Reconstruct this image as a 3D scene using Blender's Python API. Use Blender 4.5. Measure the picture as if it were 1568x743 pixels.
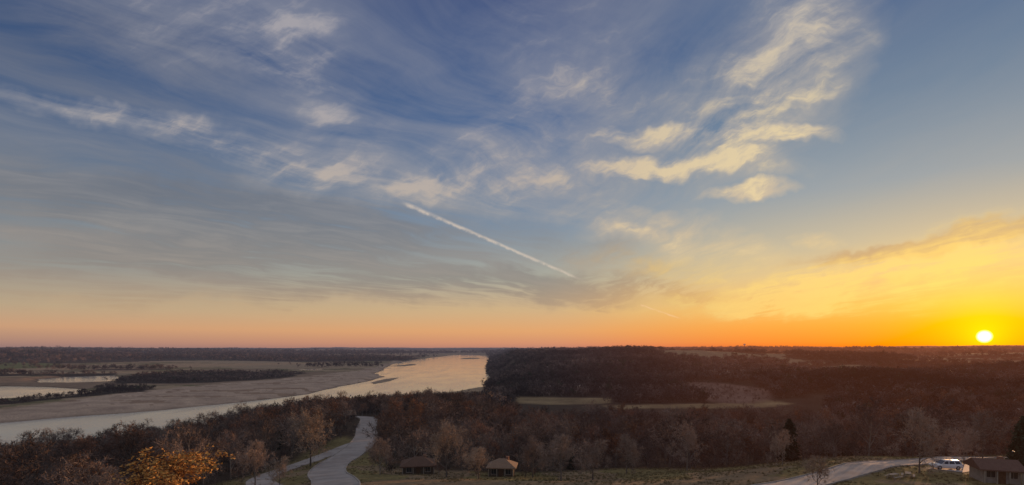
import bpy, math, random
import numpy as np
from mathutils import Vector, Matrix

S = bpy.context.scene
for o in list(bpy.data.objects): bpy.data.objects.remove(o)
CAMZ = 55.0
SUN_AZ = math.radians(42.7); SUN_EL = math.radians(1.0)

def lin(r, g, b):
    f = lambda c: (c/255/12.92) if c/255 <= 0.04045 else ((c/255+0.055)/1.055)**2.4
    return (f(r), f(g), f(b), 1.0)

# ------------------------------------------------------------------ node helper
class G:
    def __init__(s, nt): s.nt = nt
    def n(s, t): return s.nt.nodes.new(t)
    def put(s, sock, v):
        if v is None: return
        if isinstance(v, bpy.types.NodeSocket): s.nt.links.new(v, sock)
        else: sock.default_value = v
    def m(s, op, a, b=None, c=None, clamp=False):
        n = s.n('ShaderNodeMath'); n.operation = op; n.use_clamp = clamp
        for i, v in enumerate((a, b, c)):
            if v is not None: s.put(n.inputs[i], v)
        return n.outputs[0]
    def vm(s, op, a, b=None, out=0):
        n = s.n('ShaderNodeVectorMath'); n.operation = op
        s.put(n.inputs[0], a)
        if b is not None: s.put(n.inputs[1], b)
        return n.outputs[out]
    def scale(s, v, k):
        n = s.n('ShaderNodeVectorMath'); n.operation = 'SCALE'
        s.put(n.inputs[0], v); s.put(n.inputs[3], k); return n.outputs[0]
    def sep(s, v):
        n = s.n('ShaderNodeSeparateXYZ'); s.put(n.inputs[0], v); return n.outputs
    def comb(s, x, y, z=0.0):
        n = s.n('ShaderNodeCombineXYZ')
        for i, v in enumerate((x, y, z)): s.put(n.inputs[i], v)
        return n.outputs[0]
    def mix(s, f, a, b, blend='MIX'):
        n = s.n('ShaderNodeMix'); n.data_type = 'RGBA'; n.blend_type = blend
        s.put(n.inputs[0], f); s.put(n.inputs[6], a); s.put(n.inputs[7], b)
        return n.outputs[2]
    def mr(s, v, a, b, c=0.0, d=1.0, smooth=True):
        n = s.n('ShaderNodeMapRange'); n.interpolation_type = 'SMOOTHSTEP' if smooth else 'LINEAR'
        for i, x in enumerate((v, a, b, c, d)): s.put(n.inputs[i], x)
        return n.outputs[0]
    def noise(s, v, scale, detail=4, rough=0.5, dist=0.0, out=0):
        n = s.n('ShaderNodeTexNoise')
        s.put(n.inputs['Vector'], v); n.inputs['Scale'].default_value = scale
        n.inputs['Detail'].default_value = detail; n.inputs['Roughness'].default_value = rough
        n.inputs['Distortion'].default_value = dist
        return n.outputs[out]
    def ramp(s, f, stops):
        n = s.n('ShaderNodeValToRGB'); cr = n.color_ramp
        while len(cr.elements) < len(stops): cr.elements.new(0.5)
        for e, (p, c) in zip(cr.elements, stops): e.position = p
        for e, (p, c) in zip(cr.elements, stops): e.color = c
        s.put(n.inputs[0], f); return n.outputs[0]
    def mapping(s, v, loc, rot, sc, typ='TEXTURE'):
        n = s.n('ShaderNodeMapping'); n.vector_type = typ
        s.put(n.inputs[0], v); n.inputs[1].default_value = loc
        n.inputs[2].default_value = rot; n.inputs[3].default_value = sc
        return n.outputs[0]

# ------------------------------------------------------------------ sky
def build_sky():
    w = bpy.data.worlds.new("World"); S.world = w; w.use_nodes = True
    nt = w.node_tree; nt.nodes.clear(); g = G(nt)
    tc = g.n('ShaderNodeTexCoord').outputs['Generated']
    d = g.vm('NORMALIZE', tc)
    x, y, z = g.sep(d)[:3]
    hl = g.m('SQRT', g.m('ADD', g.m('MULTIPLY', x, x), g.m('MULTIPLY', y, y)))
    hl = g.m('MAXIMUM', hl, 0.02)
    t = g.m('MAXIMUM', g.m('DIVIDE', z, hl), 0.0)
    sx, sy = math.sin(SUN_AZ), math.cos(SUN_AZ)
    c = g.m('DIVIDE', g.m('ADD', g.m('MULTIPLY', x, sx), g.m('MULTIPLY', y, sy)), hl)
    hi = lin(150, 150, 158)  # unseen zenith, made brighter to put more light on the land
    A = g.ramp(t, [(0, lin(142, 116, 116)), (.010, lin(170, 134, 120)), (.032, lin(202, 158, 124)), (.062, lin(184, 164, 136)),
                   (.12, lin(146, 145, 141)), (.21, lin(114, 126, 140)), (.35, lin(72, 94, 128)), (.5, lin(56, 78, 117)), (1, hi)])
    B = g.ramp(t, [(0, lin(186, 130, 114)), (.010, lin(212, 146, 112)), (.034, lin(226, 165, 112)), (.075, lin(210, 177, 133)),
                   (.135, lin(170, 168, 154)), (.235, lin(126, 143, 162)), (.426, lin(80, 107, 148)), (.68, lin(50, 75, 125)), (1, hi)])
    C = g.ramp(t, [(0, lin(236, 106, 42)), (.010, lin(248, 138, 50)), (.04, lin(248, 166, 70)), (.07, lin(246, 190, 98)),
                   (.126, lin(228, 197, 140)), (.173, lin(198, 186, 158)), (.266, lin(148, 160, 168)), (.407, lin(110, 131, 154)), (.55, lin(84, 107, 142)), (1, hi)])
    f1 = g.mr(c, 0.0, 0.78, smooth=False); f2 = g.mr(c, 0.76, 1.0, smooth=True)
    base = g.mix(f2, g.mix(f1, A, B), C)
    # direction coordinates on a vertical reference wall to the north (world-fixed)
    yy = g.m('MAXIMUM', y, 0.12)
    u = g.m('DIVIDE', x, yy); v = g.m('DIVIDE', z, yy)
    uv = g.comb(u, v)
    wn = g.noise(uv, 6.0, 1, 0.5, out=1)
    wn2 = g.noise(uv, 26.0, 2, 0.55, out=1)
    warp = g.vm('ADD', uv, g.vm('ADD', g.scale(g.vm('SUBTRACT', wn, (.5, .5, .5)), 0.075), g.scale(g.vm('SUBTRACT', wn2, (.5, .5, .5)), 0.035)))
    warp = g.vm('MULTIPLY', warp, (1, 1, 0))
    # cloud layer seen in perspective
    zz = g.m('MAXIMUM', g.m('ADD', z, 0.09), 0.05)
    q = g.comb(g.m('DIVIDE', x, zz), g.m('DIVIDE', y, zz))
    qw = g.vm('ADD', q, g.scale(g.noise(q, 1.5, 2, 0.5, out=1), 0.5))
    fu = g.mr(u, -0.1, 0.35)
    nL = g.noise(g.mapping(qw, (0, 0, 0), (0, 0, math.radians(40)), (1.8, .48, 1)), 1.9, 6, 0.6)
    nR = g.noise(g.mapping(qw, (3, 1, 0), (0, 0, math.radians(98)), (1.7, .48, 1)), 2.1, 6, 0.6)
    nM = g.m('ADD', g.m('MULTIPLY', nL, g.m('SUBTRACT', 1.0, fu)), g.m('MULTIPLY', nR, fu))
    puff = g.noise(g.mapping(warp, (0, 0, 0), (0, 0, 0.30), (2.1, .72, 1)), 13.5, 7, 0.62)
    def patches(lst, vec):
        acc = None
        for (cx, cy, rx, ry, ang, st) in lst:
            mp = g.mapping(vec, ((cx-784)/784, (534-cy)/784, 0), (0, 0, -math.radians(ang)), (rx/784*1.45, ry/784*1.45, 1))
            gr = g.n('ShaderNodeTexGradient'); gr.gradient_type = 'SPHERICAL'
            nt.links.new(mp, gr.inputs[0])
            o = gr.outputs[1]
            acc = g.m('MULTIPLY', o, st) if acc is None else g.m('MULTIPLY_ADD', o, st, acc)
        return acc
    bright = patches([
        (340, 40, 260, 85, 12, .8), (440, 45, 80, 40, 10, .55), (430, 112, 110, 20, 14, .7), (497, 165, 42, 17, 10, 1.2),
        (110, 160, 190, 15, 8, .85), (280, 200, 200, 20, 14, .95), (430, 240, 150, 26, 14, .5),
        (570, 245, 180, 70, 12, .75), (610, 292, 190, 26, 6, .7), (690, 285, 70, 24, 0, .4),
        (850, 110, 180, 150, -20, .62), (870, 210, 140, 90, -10, .5), (830, 275, 160, 45, 0, .6),
        (1190, 100, 100, 175, 35, 1.15), (1235, 60, 80, 80, 0, .5), (1130, 165, 90, 45, -20, .4),
        (1080, 206, 135, 17, 1, 1.9), (1222, 208, 48, 12, 0, 1.3),
        (1040, 247, 125, 16, -2, 1.8), (985, 256, 55, 11, 0, .9), (1155, 295, 58, 13, -4, 2.1), (1180, 262, 70, 13, 0, .5),
        (1000, 355, 100, 17, 0, 1.2), (1030, 330, 60, 13, 8, .9), (1247, 376, 30, 9, 5, 1.2),
        (1100, 385, 110, 24, 8, .8), (920, 330, 70, 18, 0, .6), (300, 350, 380, 40, 4, .22)], warp)
    yel = patches([
        (1470, 400, 220, 58, -14, 1.15), (1250, 440, 250, 26, -8, 1.0), (1060, 425, 220, 34, 8, .8),
        (1130, 465, 220, 14, 3, .7), (380, 462, 500, 26, 0, .5)], warp)
    dark = patches([
        (1490, 358, 190, 17, -14, 1.9), (1330, 395, 150, 12, -8, 1.0), (1400, 432, 170, 8, -10, .8),
        (200, 300, 440, 80, 3, 1.2), (440, 365, 420, 60, 6, 1.4), (170, 400, 360, 36, -3, 1.1),
        (960, 400, 180, 32, 18, .7), (1010, 452, 250, 20, 4, 1.1), (700, 440, 300, 26, 2, 1.0), (300, 450, 300, 22, -2, .8),
        (120, 60, 320, 110, 10, .9)], warp)
    # dark stratus
    nMc = g.mr(nM, 0.33, 0.68, smooth=False)
    dm = g.m('MULTIPLY', dark, g.m('MULTIPLY_ADD', nMc, 1.1, .05))
    dm = g.mr(dm, 0.0, 1.0, 0.0, 0.66)
    fs = g.mr(c, 0.76, 1.0)
    darkcol = g.mix(fs, g.ramp(t, [(0, lin(150, 122, 112)), (.06, lin(166, 138, 116)), (.13, lin(126, 121, 120)), (.25, lin(92, 98, 111)), (.6, lin(60, 74, 102))]),
                    g.ramp(t, [(0, lin(225, 126, 62)), (.08, lin(214, 148, 86)), (.14, lin(186, 146, 108)), (.3, lin(126, 134, 146))]))
    col = g.mix(dm, base, darkcol)
    # thin veil everywhere
    veil = g.mr(nM, 0.36, 0.78, 0.0, 0.50, smooth=False)
    veil = g.m('MULTIPLY', veil, g.mr(t, 0.02, 0.18))
    veil = g.m('MULTIPLY', veil, g.mr(c, 0.99, 0.80, 0.22, 1.0))
    cloudcol = g.mix(fs, g.ramp(t, [(0, lin(228, 168, 128)), (.08, lin(214, 184, 148)), (.2, lin(182, 173, 162)), (.34, lin(164, 161, 164)), (.6, lin(140, 143, 158))]),
                     g.ramp(t, [(0, lin(252, 182, 80)), (.12, lin(246, 212, 138)), (.22, lin(222, 196, 156)), (.4, lin(196, 184, 168)), (.7, lin(172, 171, 173))]))
    col = g.mix(veil, col, g.mix(0.35, cloudcol, lin(120, 128, 144)))
    pc = g.mr(puff, 0.34, 0.70, smooth=False)
    tex = g.m('ADD', g.m('MULTIPLY_ADD', nMc, .90, g.m('MULTIPLY', pc, .62)), -.04)
    bd = g.mr(g.m('MULTIPLY', bright, tex), 0.02, 0.95, 0.0, 0.76, smooth=False)
    col = g.mix(bd, col, cloudcol)
    hot = g.mix(fs, lin(216, 192, 160), lin(242, 218, 166))
    bd2 = g.mr(g.m('MULTIPLY', bright, g.m('MULTIPLY', tex, pc)), 0.14, 0.95, 0.0, 0.72)
    col = g.mix(bd2, col, g.mix(g.mr(u, -.1, .3), g.mix(g.mr(t, .5, .2), lin(174, 168, 171), lin(200, 182, 163)), g.mix(g.mr(t, .7, .3), lin(198, 187, 176), hot)))
    yd = g.mr(g.m('MULTIPLY', yel, tex), 0.05, 1.05, 0.0, 0.72)
    col = g.mix(yd, col, g.mix(fs, lin(212, 178, 134), lin(255, 218, 124)))
    # contrail (slightly broken line of ice cloud)
    def trail(p0, p1, w0, w1, st, seed):
        a = np.array([(p0[0]-784)/784, (534-p0[1])/784]); b = np.array([(p1[0]-784)/784, (534-p1[1])/784])
        L = np.linalg.norm(b-a); dr = (b-a)/L
        du = g.m('SUBTRACT', u, float(a[0])); dv = g.m('SUBTRACT', v, float(a[1]))
        s_ = g.m('DIVIDE', g.m('ADD', g.m('MULTIPLY', du, float(dr[0])), g.m('MULTIPLY', dv, float(dr[1]))), float(L))
        nn = g.m('ADD', g.m('MULTIPLY', du, float(-dr[1])), g.m('MULTIPLY', dv, float(dr[0])))
        wob = g.noise(g.vm('ADD', uv, (seed, 0, 0)), 60, 3, .6)
        nn = g.m('ADD', nn, g.m('MULTIPLY', g.m('SUBTRACT', wob, .5), .006))
        wd = g.mr(s_, 0, 1, w0, w1, smooth=False)
        k = g.m('DIVIDE', g.m('ABSOLUTE', nn), wd)
        k = g.mr(k, 0.0, 1.0, 1.0, 0.0)
        ends = g.m('MULTIPLY', g.mr(s_, -.01, .05), g.mr(s_, .80, 1.0, 1.0, 0.0))
        br = g.mr(g.m('MULTIPLY_ADD', wob, .5, g.m('MULTIPLY', puff, .5)), .4, .56, .35, 1.0)
        return g.m('MULTIPLY', g.m('MULTIPLY', g.m('MULTIPLY', k, ends), br), st)
    front = g.mr(y, 0.1, 0.2)
    col = g.mix(g.m('MULTIPLY', trail((616, 310), (908, 436), .0062, .0038, .68, 3.0), front), col, lin(220, 202, 184))
    col = g.mix(g.m('MULTIPLY', trail((980, 467), (1046, 489), .0024, .0022, .5, 7.0), front), col, lin(250, 205, 160))
    # sun glow and disc
    sd = (math.cos(SUN_EL)*sx, math.cos(SUN_EL)*sy, math.sin(SUN_EL))
    dt = g.vm('DOT_PRODUCT', d, sd, out=1)
    ang = g.m('MULTIPLY', g.m('ARCCOSINE', g.m('MINIMUM', dt, 0.9999999)), 180/math.pi)
    glow = g.m('EXPONENT', g.m('MULTIPLY', ang, -1/1.7))
    wide = g.m('EXPONENT', g.m('MULTIPLY', ang, -1/5.5))
    disc = g.mr(ang, 0.28, 0.58, 1.0, 0.0)
    col = g.vm('ADD', col, g.scale((0.5, 0.46, 0.0), glow))
    col = g.vm('ADD', col, g.scale((0.30, 0.12, -0.10), wide))
    col = g.vm('ADD', col, g.scale((3.5, 3.0, 1.4), disc))
    col = g.vm('MAXIMUM', col, (0.002, 0.002, 0.002))
    sky = g.n('ShaderNodeTexSky'); sky.sky_type = 'NISHITA'; sky.sun_disc = False
    sky.sun_elevation = SUN_EL; sky.sun_rotation = SUN_AZ
    sb = g.n('ShaderNodeBackground'); nt.links.new(sky.outputs[0], sb.inputs[0]); sb.inputs[1].default_value = 0.012
    bg = g.n('ShaderNodeBackground'); nt.links.new(col, bg.inputs[0]); bg.inputs[1].default_value = 0.97
    ad = g.n('ShaderNodeAddShader'); nt.links.new(sb.outputs[0], ad.inputs[0]); nt.links.new(bg.outputs[0], ad.inputs[1])
    out = g.n('ShaderNodeOutputWorld'); nt.links.new(ad.outputs[0], out.inputs[0])
    w.cycles.sampling_method = 'MANUAL'; w.cycles.sample_map_resolution = 1024
build_sky()

# ------------------------------------------------------------------ materials with aerial haze painted in as emission
def paint_haze(mat, g, shader):
    """painted aerial perspective: each surface emits haze colour, more with distance; no air volume"""
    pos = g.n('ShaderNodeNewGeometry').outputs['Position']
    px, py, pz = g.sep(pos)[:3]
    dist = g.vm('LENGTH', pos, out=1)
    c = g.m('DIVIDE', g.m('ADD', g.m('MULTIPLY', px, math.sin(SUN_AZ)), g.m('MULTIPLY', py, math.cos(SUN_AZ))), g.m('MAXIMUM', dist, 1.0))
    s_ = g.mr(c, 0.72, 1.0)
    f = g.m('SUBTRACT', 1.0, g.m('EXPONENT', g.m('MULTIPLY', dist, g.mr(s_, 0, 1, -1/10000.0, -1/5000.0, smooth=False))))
    hz = g.mix(s_, (0.125, 0.108, 0.135, 1), (0.42, 0.13, 0.06, 1))  # warm sunward glow is painted into this haze colour
    em = g.n('ShaderNodeEmission'); g.put(em.inputs[0], hz)  # surface glows with the haze colour in place of scattering air
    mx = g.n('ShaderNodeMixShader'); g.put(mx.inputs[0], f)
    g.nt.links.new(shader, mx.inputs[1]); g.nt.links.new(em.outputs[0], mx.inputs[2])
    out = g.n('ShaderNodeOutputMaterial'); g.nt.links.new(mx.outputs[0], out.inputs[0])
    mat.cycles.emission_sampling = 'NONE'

def mat(name, build, rough=0.9, spec=0.2, metal=0.0, bump=None, trans=0):
    m = bpy.data.materials.new(name); m.use_nodes = True; m.node_tree.nodes.clear(); g = G(m.node_tree)
    p = g.n('ShaderNodeBsdfPrincipled')
    c = build(g) if callable(build) else build
    g.put(p.inputs['Base Color'], c); p.inputs['Roughness'].default_value = rough
    p.inputs['Specular IOR Level'].default_value = spec; p.inputs['Metallic'].default_value = metal
    if bump:
        b = g.n('ShaderNodeBump'); g.put(b.inputs['Height'], bump[0](g)); b.inputs['Strength'].default_value = bump[1]
        b.inputs['Distance'].default_value = bump[2]; g.put(p.inputs['Normal'], b.outputs[0])
    paint_haze(m, g, p.outputs[0]); return m
def P(g): return g.n('ShaderNodeNewGeometry').outputs['Position']
def OC(g): return g.n('ShaderNodeTexCoord').outputs['Object']
def vary(c1, c2, sc, obj=True, det=4):
    def f(g):
        n = g.noise(OC(g) if obj else P(g), sc, det, .6)
        return g.mix(g.mr(n, .35, .65), (*c1, 1), (*c2, 1))
    return f
def inst(cols, amt=.3, region=0.02, painted_shade=None):
    """per-plant colour with stands of lighter and darker trees, plus optional painted hill shading"""
    def f(g):
        r = g.n('ShaderNodeObjectInfo').outputs['Random']
        nn = g.noise(P(g), region, 2, .5)
        r2 = g.m('MULTIPLY_ADD', r, .55, g.mr(nn, .3, .7, 0, .45))
        base = g.ramp(r2, [(i/(len(cols)-1), (*c, 1)) for i, c in enumerate(cols)])
        k = g.m('FRACT', g.m('MULTIPLY', r, 17.3))
        o = g.mix(1.0, base, g.ramp(k, [(0, (1-amt, 1-amt, 1-amt, 1)), (1, (1+amt, 1+amt, 1+amt, 1))]), 'MULTIPLY')
        if painted_shade:
            o = g.mix(1.0, o, g.ramp(g.noise(P(g), painted_shade, 3, .6), [(.38, (.45, .43, .45, 1)), (.62, (1.5, 1.42, 1.36, 1))]), 'MULTIPLY')  # broad noise paints hill shading into the canopy colour
        return o
    return f
M_bark = mat('bark', inst([(.15, .12, .10), (.22, .19, .16), (.13, .105, .09)]))
M_twig = mat('twigs', inst([(.13, .09, .07), (.17, .09, .062), (.22, .17, .14), (.09, .06, .05), (.18, .14, .12), (.33, .255, .205)], .5, .03))
M_twigL = mat('lawn_tree_twigs', inst([(.40, .31, .245), (.30, .23, .19), (.44, .34, .25)], .2))
M_rust = mat('rust_leaves', inst([(.34, .14, .055), (.27, .12, .055), (.44, .20, .07)], .35))
M_gold = mat('golden_leaves', inst([(.80, .44, .13), (.72, .36, .10)], .2))
M_ever = mat('evergreen_needles', inst([(.035, .05, .03), (.05, .06, .035)], .4))
M_far = mat('far_canopy', inst([(.08, .06, .055), (.12, .085, .072), (.062, .05, .05), (.18, .14, .12), (.10, .068, .06), (.23, .18, .15)], .45, .007, .0036))
M_tuft = mat('dry_grass', inst([(.26, .20, .105), (.18, .155, .075), (.32, .24, .14)], .2, .1))

# ------------------------------------------------------------------ noise + polygons in numpy
def vnoise(x, y, seed=0):
    xi = np.floor(x); yi = np.floor(y); xf = x-xi; yf = y-yi
    xf = xf*xf*(3-2*xf); yf = yf*yf*(3-2*yf)
    def h(a, b):
        s = np.sin(a*127.1+b*311.7+seed*74.7)*43758.5453
        return s-np.floor(s)
    return (h(xi, yi)*(1-xf)+h(xi+1, yi)*xf)*(1-yf)+(h(xi, yi+1)*(1-xf)+h(xi+1, yi+1)*xf)*yf
def fbm(x, y, seed=0, o=4):
    a = 0; amp = .5; t = 0
    for i in range(o):
        a = a+amp*vnoise(x*2**i, y*2**i, seed+i*3.1); t += amp; amp *= .55
    return a/t
def sstep(a, b, x):
    t = np.clip((x-a)/(b-a), 0, 1); return t*t*(3-2*t)
def W(px, py, z=0.0):
    Y = 784*(CAMZ-z)/(py-534.0); return ((px-784)/784*Y, Y)
def sdf(poly, x, y):
    d = np.full(x.shape, 1e18); ins = np.zeros(x.shape, bool); n = len(poly)
    for i in range(n):
        ax, ay = poly[i]; bx, by = poly[(i+1) % n]
        ex, ey = bx-ax, by-ay; t = np.clip(((x-ax)*ex+(y-ay)*ey)/(ex*ex+ey*ey+1e-9), 0, 1)
        d = np.minimum(d, (x-ax-ex*t)**2+(y-ay-ey*t)**2)
        if ay != by:
            cr = ((ay > y) != (by > y)) & (x < (bx-ax)*(y-ay)/(by-ay)+ax); ins ^= cr
    d = np.sqrt(d); return np.where(ins, -d, d)

river = [W(*p) for p in [(-320, 716), (0, 684), (150, 670), (350, 648), (480, 622), (560, 612), (640, 606), (757, 592), (750, 580), (744, 570),
    (742, 561), (747, 553), (749, 548), (743, 544.6), (715, 543.2), (690, 543.4), (684, 545.4), (650, 549), (612, 554), (596, 560), (588, 566), (574, 572),
    (588, 577), (560, 585), (520, 592), (470, 604), (400, 613), (250, 628), (100, 639.5), (0, 648), (-320, 672)]]
ponds = [[W(*p) for p in q] for q in [
    [(-140, 594), (-30, 591.5), (50, 592), (115, 595.5), (142, 599), (135, 603), (60, 608), (0, 612), (-140, 622)],
    [(60, 581), (110, 577), (175, 575), (182, 578), (176, 585), (120, 587), (62, 586.5)],
    [(455, 566.2), (490, 564.4), (500, 565.6), (470, 568.0)]]]
bars = [[W(*p) for p in q] for q in [
    [(700, 549.3), (720, 548.2), (738, 549.0), (728, 549.6), (710, 549.8)],
    [(566, 586), (590, 580.5), (612, 577.5), (616, 578.4), (596, 584), (572, 589)],
    [(596, 561), (630, 557.6), (645, 557.4), (620, 561)]]]
sand = [W(*p) for p in [(-320, 672), (-320, 650), (0, 633), (100, 619), (200, 605), (300, 593.5), (400, 585.5), (480, 578), (560, 567), (585, 560), (606, 553),
                        (640, 556), (620, 590), (400, 625), (0, 660)]]
green = [W(*p, 3) for p in [(-100, 560), (20, 558), (90, 559), (88, 563), (0, 566), (-100, 568)]]
belts = [[W(*p, 3) for p in q] for q in [
    [(176, 587), (240, 588), (330, 586), (430, 579), (478, 571), (440, 569.5), (330, 569), (240, 571), (178, 577)],
    [(-120, 627), (0, 619), (90, 612), (200, 602), (236, 599), (228, 594), (150, 592), (146, 601), (90, 609), (0, 614.5), (-120, 622)],
    [(-200, 556), (-20, 556), (120, 556), (150, 552), (120, 547), (-200, 547)],
    [(200, 551), (330, 553), (470, 554.5), (600, 553), (650, 549), (560, 546.5), (200, 547)],
    [(-40, 576), (50, 575.5), (110, 575), (175, 573), (170, 571.8), (-40, 573)],
    [(150, 567), (250, 566), (260, 565), (150, 565.5)]]]
meadows = [[(0, 492), (92, 484), (86, 446), (60, 434), (4, 440)], [(76, 430), (150, 424), (215, 430), (226, 405), (205, 394), (76, 400)]]
clearing = (200, 490, 36, 70)

# ------------------------------------------------------------------ terrain height
RR = np.array([0, 60, 85, 110, 140, 190, 260, 350, 470, 620, 900, 1300, 2000, 3200, 4600, 7000, 13000, 45000.])
TAB = {
 -180: [36]*18, -100: [36, 35, 33, 31, 27, 20, 9, 3, 3, 3, 3, 3, 3, 20, 40, 46, 50, 54],
 -70: [36, 34, 30, 26, 20, 14, 6, 3, 3, 3, 3, 3, 4, 22, 36, 44, 50, 54],
 -45: [36, 34, 31, 28, 24, 17, 8, 3, 3, 3, 3, 3, 3, 26, 30, 40, 50, 53],
 -33: [36, 35, 32, 29, 25, 19, 11, 4, 3, 3, 3, 3, 3, 12, 26, 38, 49, 53],
 -18: [36, 35, 33.5, 29.5, 26.5, 25, 22, 13, 3, 3, 3, 3, 3, 4, 14, 36, 50, 53],
 -6: [36, 35, 33, 28.5, 25, 23, 19, 14, 5, 3, 3, 3, 3, 3, 3, 24, 56, 56],
 -2.6: [36, 35, 33, 28, 24, 20, 15, 12, 8, 6, 4, 3, 3, 3, 4, 26, 62, 58],
 0.6: [36, 35, 33, 28, 24, 18, 11, 8, 8, 12, 26, 36, 38, 30, 24, 34, 58, 56],
 4: [36, 35, 33, 28, 24, 18, 11, 8, 8, 12, 28, 42, 40, 34, 34, 40, 51, 54],
 10: [36, 35, 33, 28, 24, 17.5, 9, 7.5, 8, 14, 30, 47, 32, 40, 44, 46, 57, 60],
 20: [36, 36, 34, 30, 24.5, 17, 9, 8, 9, 20, 22, 46, 26, 50, 38, 54, 66, 70],
 35: [36, 36, 35.5, 34.6, 31, 22, 12, 9, 12, 28, 20, 42, 22, 52, 34, 56, 78, 84],
 45: [36, 36, 35.5, 35.0, 33.5, 27, 16, 12, 24, 20, 34, 20, 44, 34, 56, 46, 84, 96],
 70: [36, 36, 35.5, 35, 34, 30, 24, 20, 22, 28, 36, 44, 48, 48, 50, 54, 60, 64],
 180: [36]*18}
AZ = np.array(sorted(TAB)); TT = np.array([TAB[a] for a in sorted(TAB)], float)
LR = np.log(RR+30)
def land(x, y):
    r = np.hypot(x, y); az = np.degrees(np.arctan2(x, y))
    j = np.clip(np.searchsorted(AZ, az)-1, 0, len(AZ)-2); f = (az-AZ[j])/(AZ[j+1]-AZ[j]); f = f*f*(3-2*f)*.5+f*.5
    l = np.log(r+30); k = np.clip(np.searchsorted(LR, l)-1, 0, len(RR)-2); h = np.clip((l-LR[k])/(LR[k+1]-LR[k]), 0, 1)
    a = TT[j, k]*(1-h)+TT[j, k+1]*h; b = TT[j+1, k]*(1-h)+TT[j+1, k+1]*h
    z = a*(1-f)+b*f
    hil = sstep(6, 22, z)*sstep(470, 900, r)
    amp = np.clip(18+(r-1500)*.004, 18, 60)
    z = z+hil*amp*(fbm(x/300, y/300, 1, 4)-.53)*sstep(9000, 3000, r)*1.8
    z = z+sstep(3500, 8000, r)*amp*(fbm(x/2600, y/2600, 5, 5)-.5)*2.4
    return z
def ground(x, y, detail=False):
    x = np.asarray(x, float); y = np.asarray(y, float)
    z = land(x, y); r = np.hypot(x, y)
    d = np.minimum.reduce([sdf(p, x, y) for p in [river]+ponds])
    nz = np.minimum(r*.006, 9)*(fbm(x/25, y/25, 9, 3)-.5)*2
    d = d+nz
    bd = np.minimum.reduce([sdf(p, x, y) for p in bars])+np.minimum(r*.006, 12)*(fbm(x/30, y/90, 19, 3)-.45)*2.6
    d = np.maximum(d, -bd)
    wdt = np.where(z > 8, 60, 25)
    zz = np.where(d > 0, .35*sstep(0, 4, d)+(z-.35)*sstep(2, wdt, d), np.maximum(d*.12, -1.6))
    near = (r > 200)
    return np.where(near, zz, z), d
def gz(x, y): return float(ground(np.array([x]), np.array([y]))[0][0])

def new_mesh(name, V, F, mats=(), mi=None, smooth=False):
    me = bpy.data.meshes.new(name); me.from_pydata([tuple(v) for v in V], [], F)
    for m in mats: me.materials.append(m)
    if mi is not None: me.polygons.foreach_set('material_index', np.array(mi, np.int32))
    if smooth: me.polygons.foreach_set('use_smooth', np.ones(len(me.polygons), bool))
    me.update(); return me
def obj(name, me, parent=None, loc=None, rotz=None):
    o = bpy.data.objects.new(name, me); S.collection.objects.link(o)
    if parent: o.parent = parent
    if loc is not None: o.location = loc
    if rotz is not None: o.rotation_euler = (0, 0, rotz)
    return o

# roads (world centre lines, metres)
road_main = [(-22, 50), (-24.5, 66), (-27, 78), (-32, 92), (-39, 108), (-43, 124), (-44.5, 140), (-46, 156), (-50, 176), (-57, 200), (-63, 225), (-70, 246), (-84, 262), (-104, 272)]
road_lane = [(-36, 80), (-47, 96), (-52, 108), (-52.5, 125), (-50.5, 142), (-48, 160)]
road_east = [(18, 60), (30, 68.5), (41, 75.5), (54, 84), (67, 93), (79, 99.5), (92, 104.5), (108, 110), (126, 119), (150, 135)]
road_spur = [(82, 99.5), (80.5, 94), (77, 89), (72, 85.5)]
def smooth_line(pts, n=8):
    pts = [np.array(p, float) for p in pts]; out = []
    for i in range(len(pts)-1):
        p0 = pts[max(i-1, 0)]; p1 = pts[i]; p2 = pts[i+1]; p3 = pts[min(i+2, len(pts)-1)]
        for k in range(n):
            t = k/n; out.append(.5*((2*p1)+(-p0+p2)*t+(2*p0-5*p1+4*p2-p3)*t*t+(-p0+3*p1-3*p2+p3)*t**3))
    out.append(pts[-1]); return np.array(out)
roads = [(smooth_line(road_main), 3.6), (smooth_line(road_lane), 2.5), (smooth_line(road_east), 3.3), (smooth_line(road_spur), 2.6)]
def road_dist(x, y):
    d = np.full(np.shape(x), 1e9)
    for L, w in roads:
        for p in L[::3]: d = np.minimum(d, np.hypot(x-p[0], y-p[1])-w)
    return d
grass_poly = [(-32, 50), (-58, 92), (-57, 150), (-58, 172), (-41, 152), (-33, 124), (-27, 113), (10, 113), (24, 124), (52, 121), (74, 111), (100, 118), (140, 138), (160, 60), (90, 20), (-20, 20)]

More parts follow.
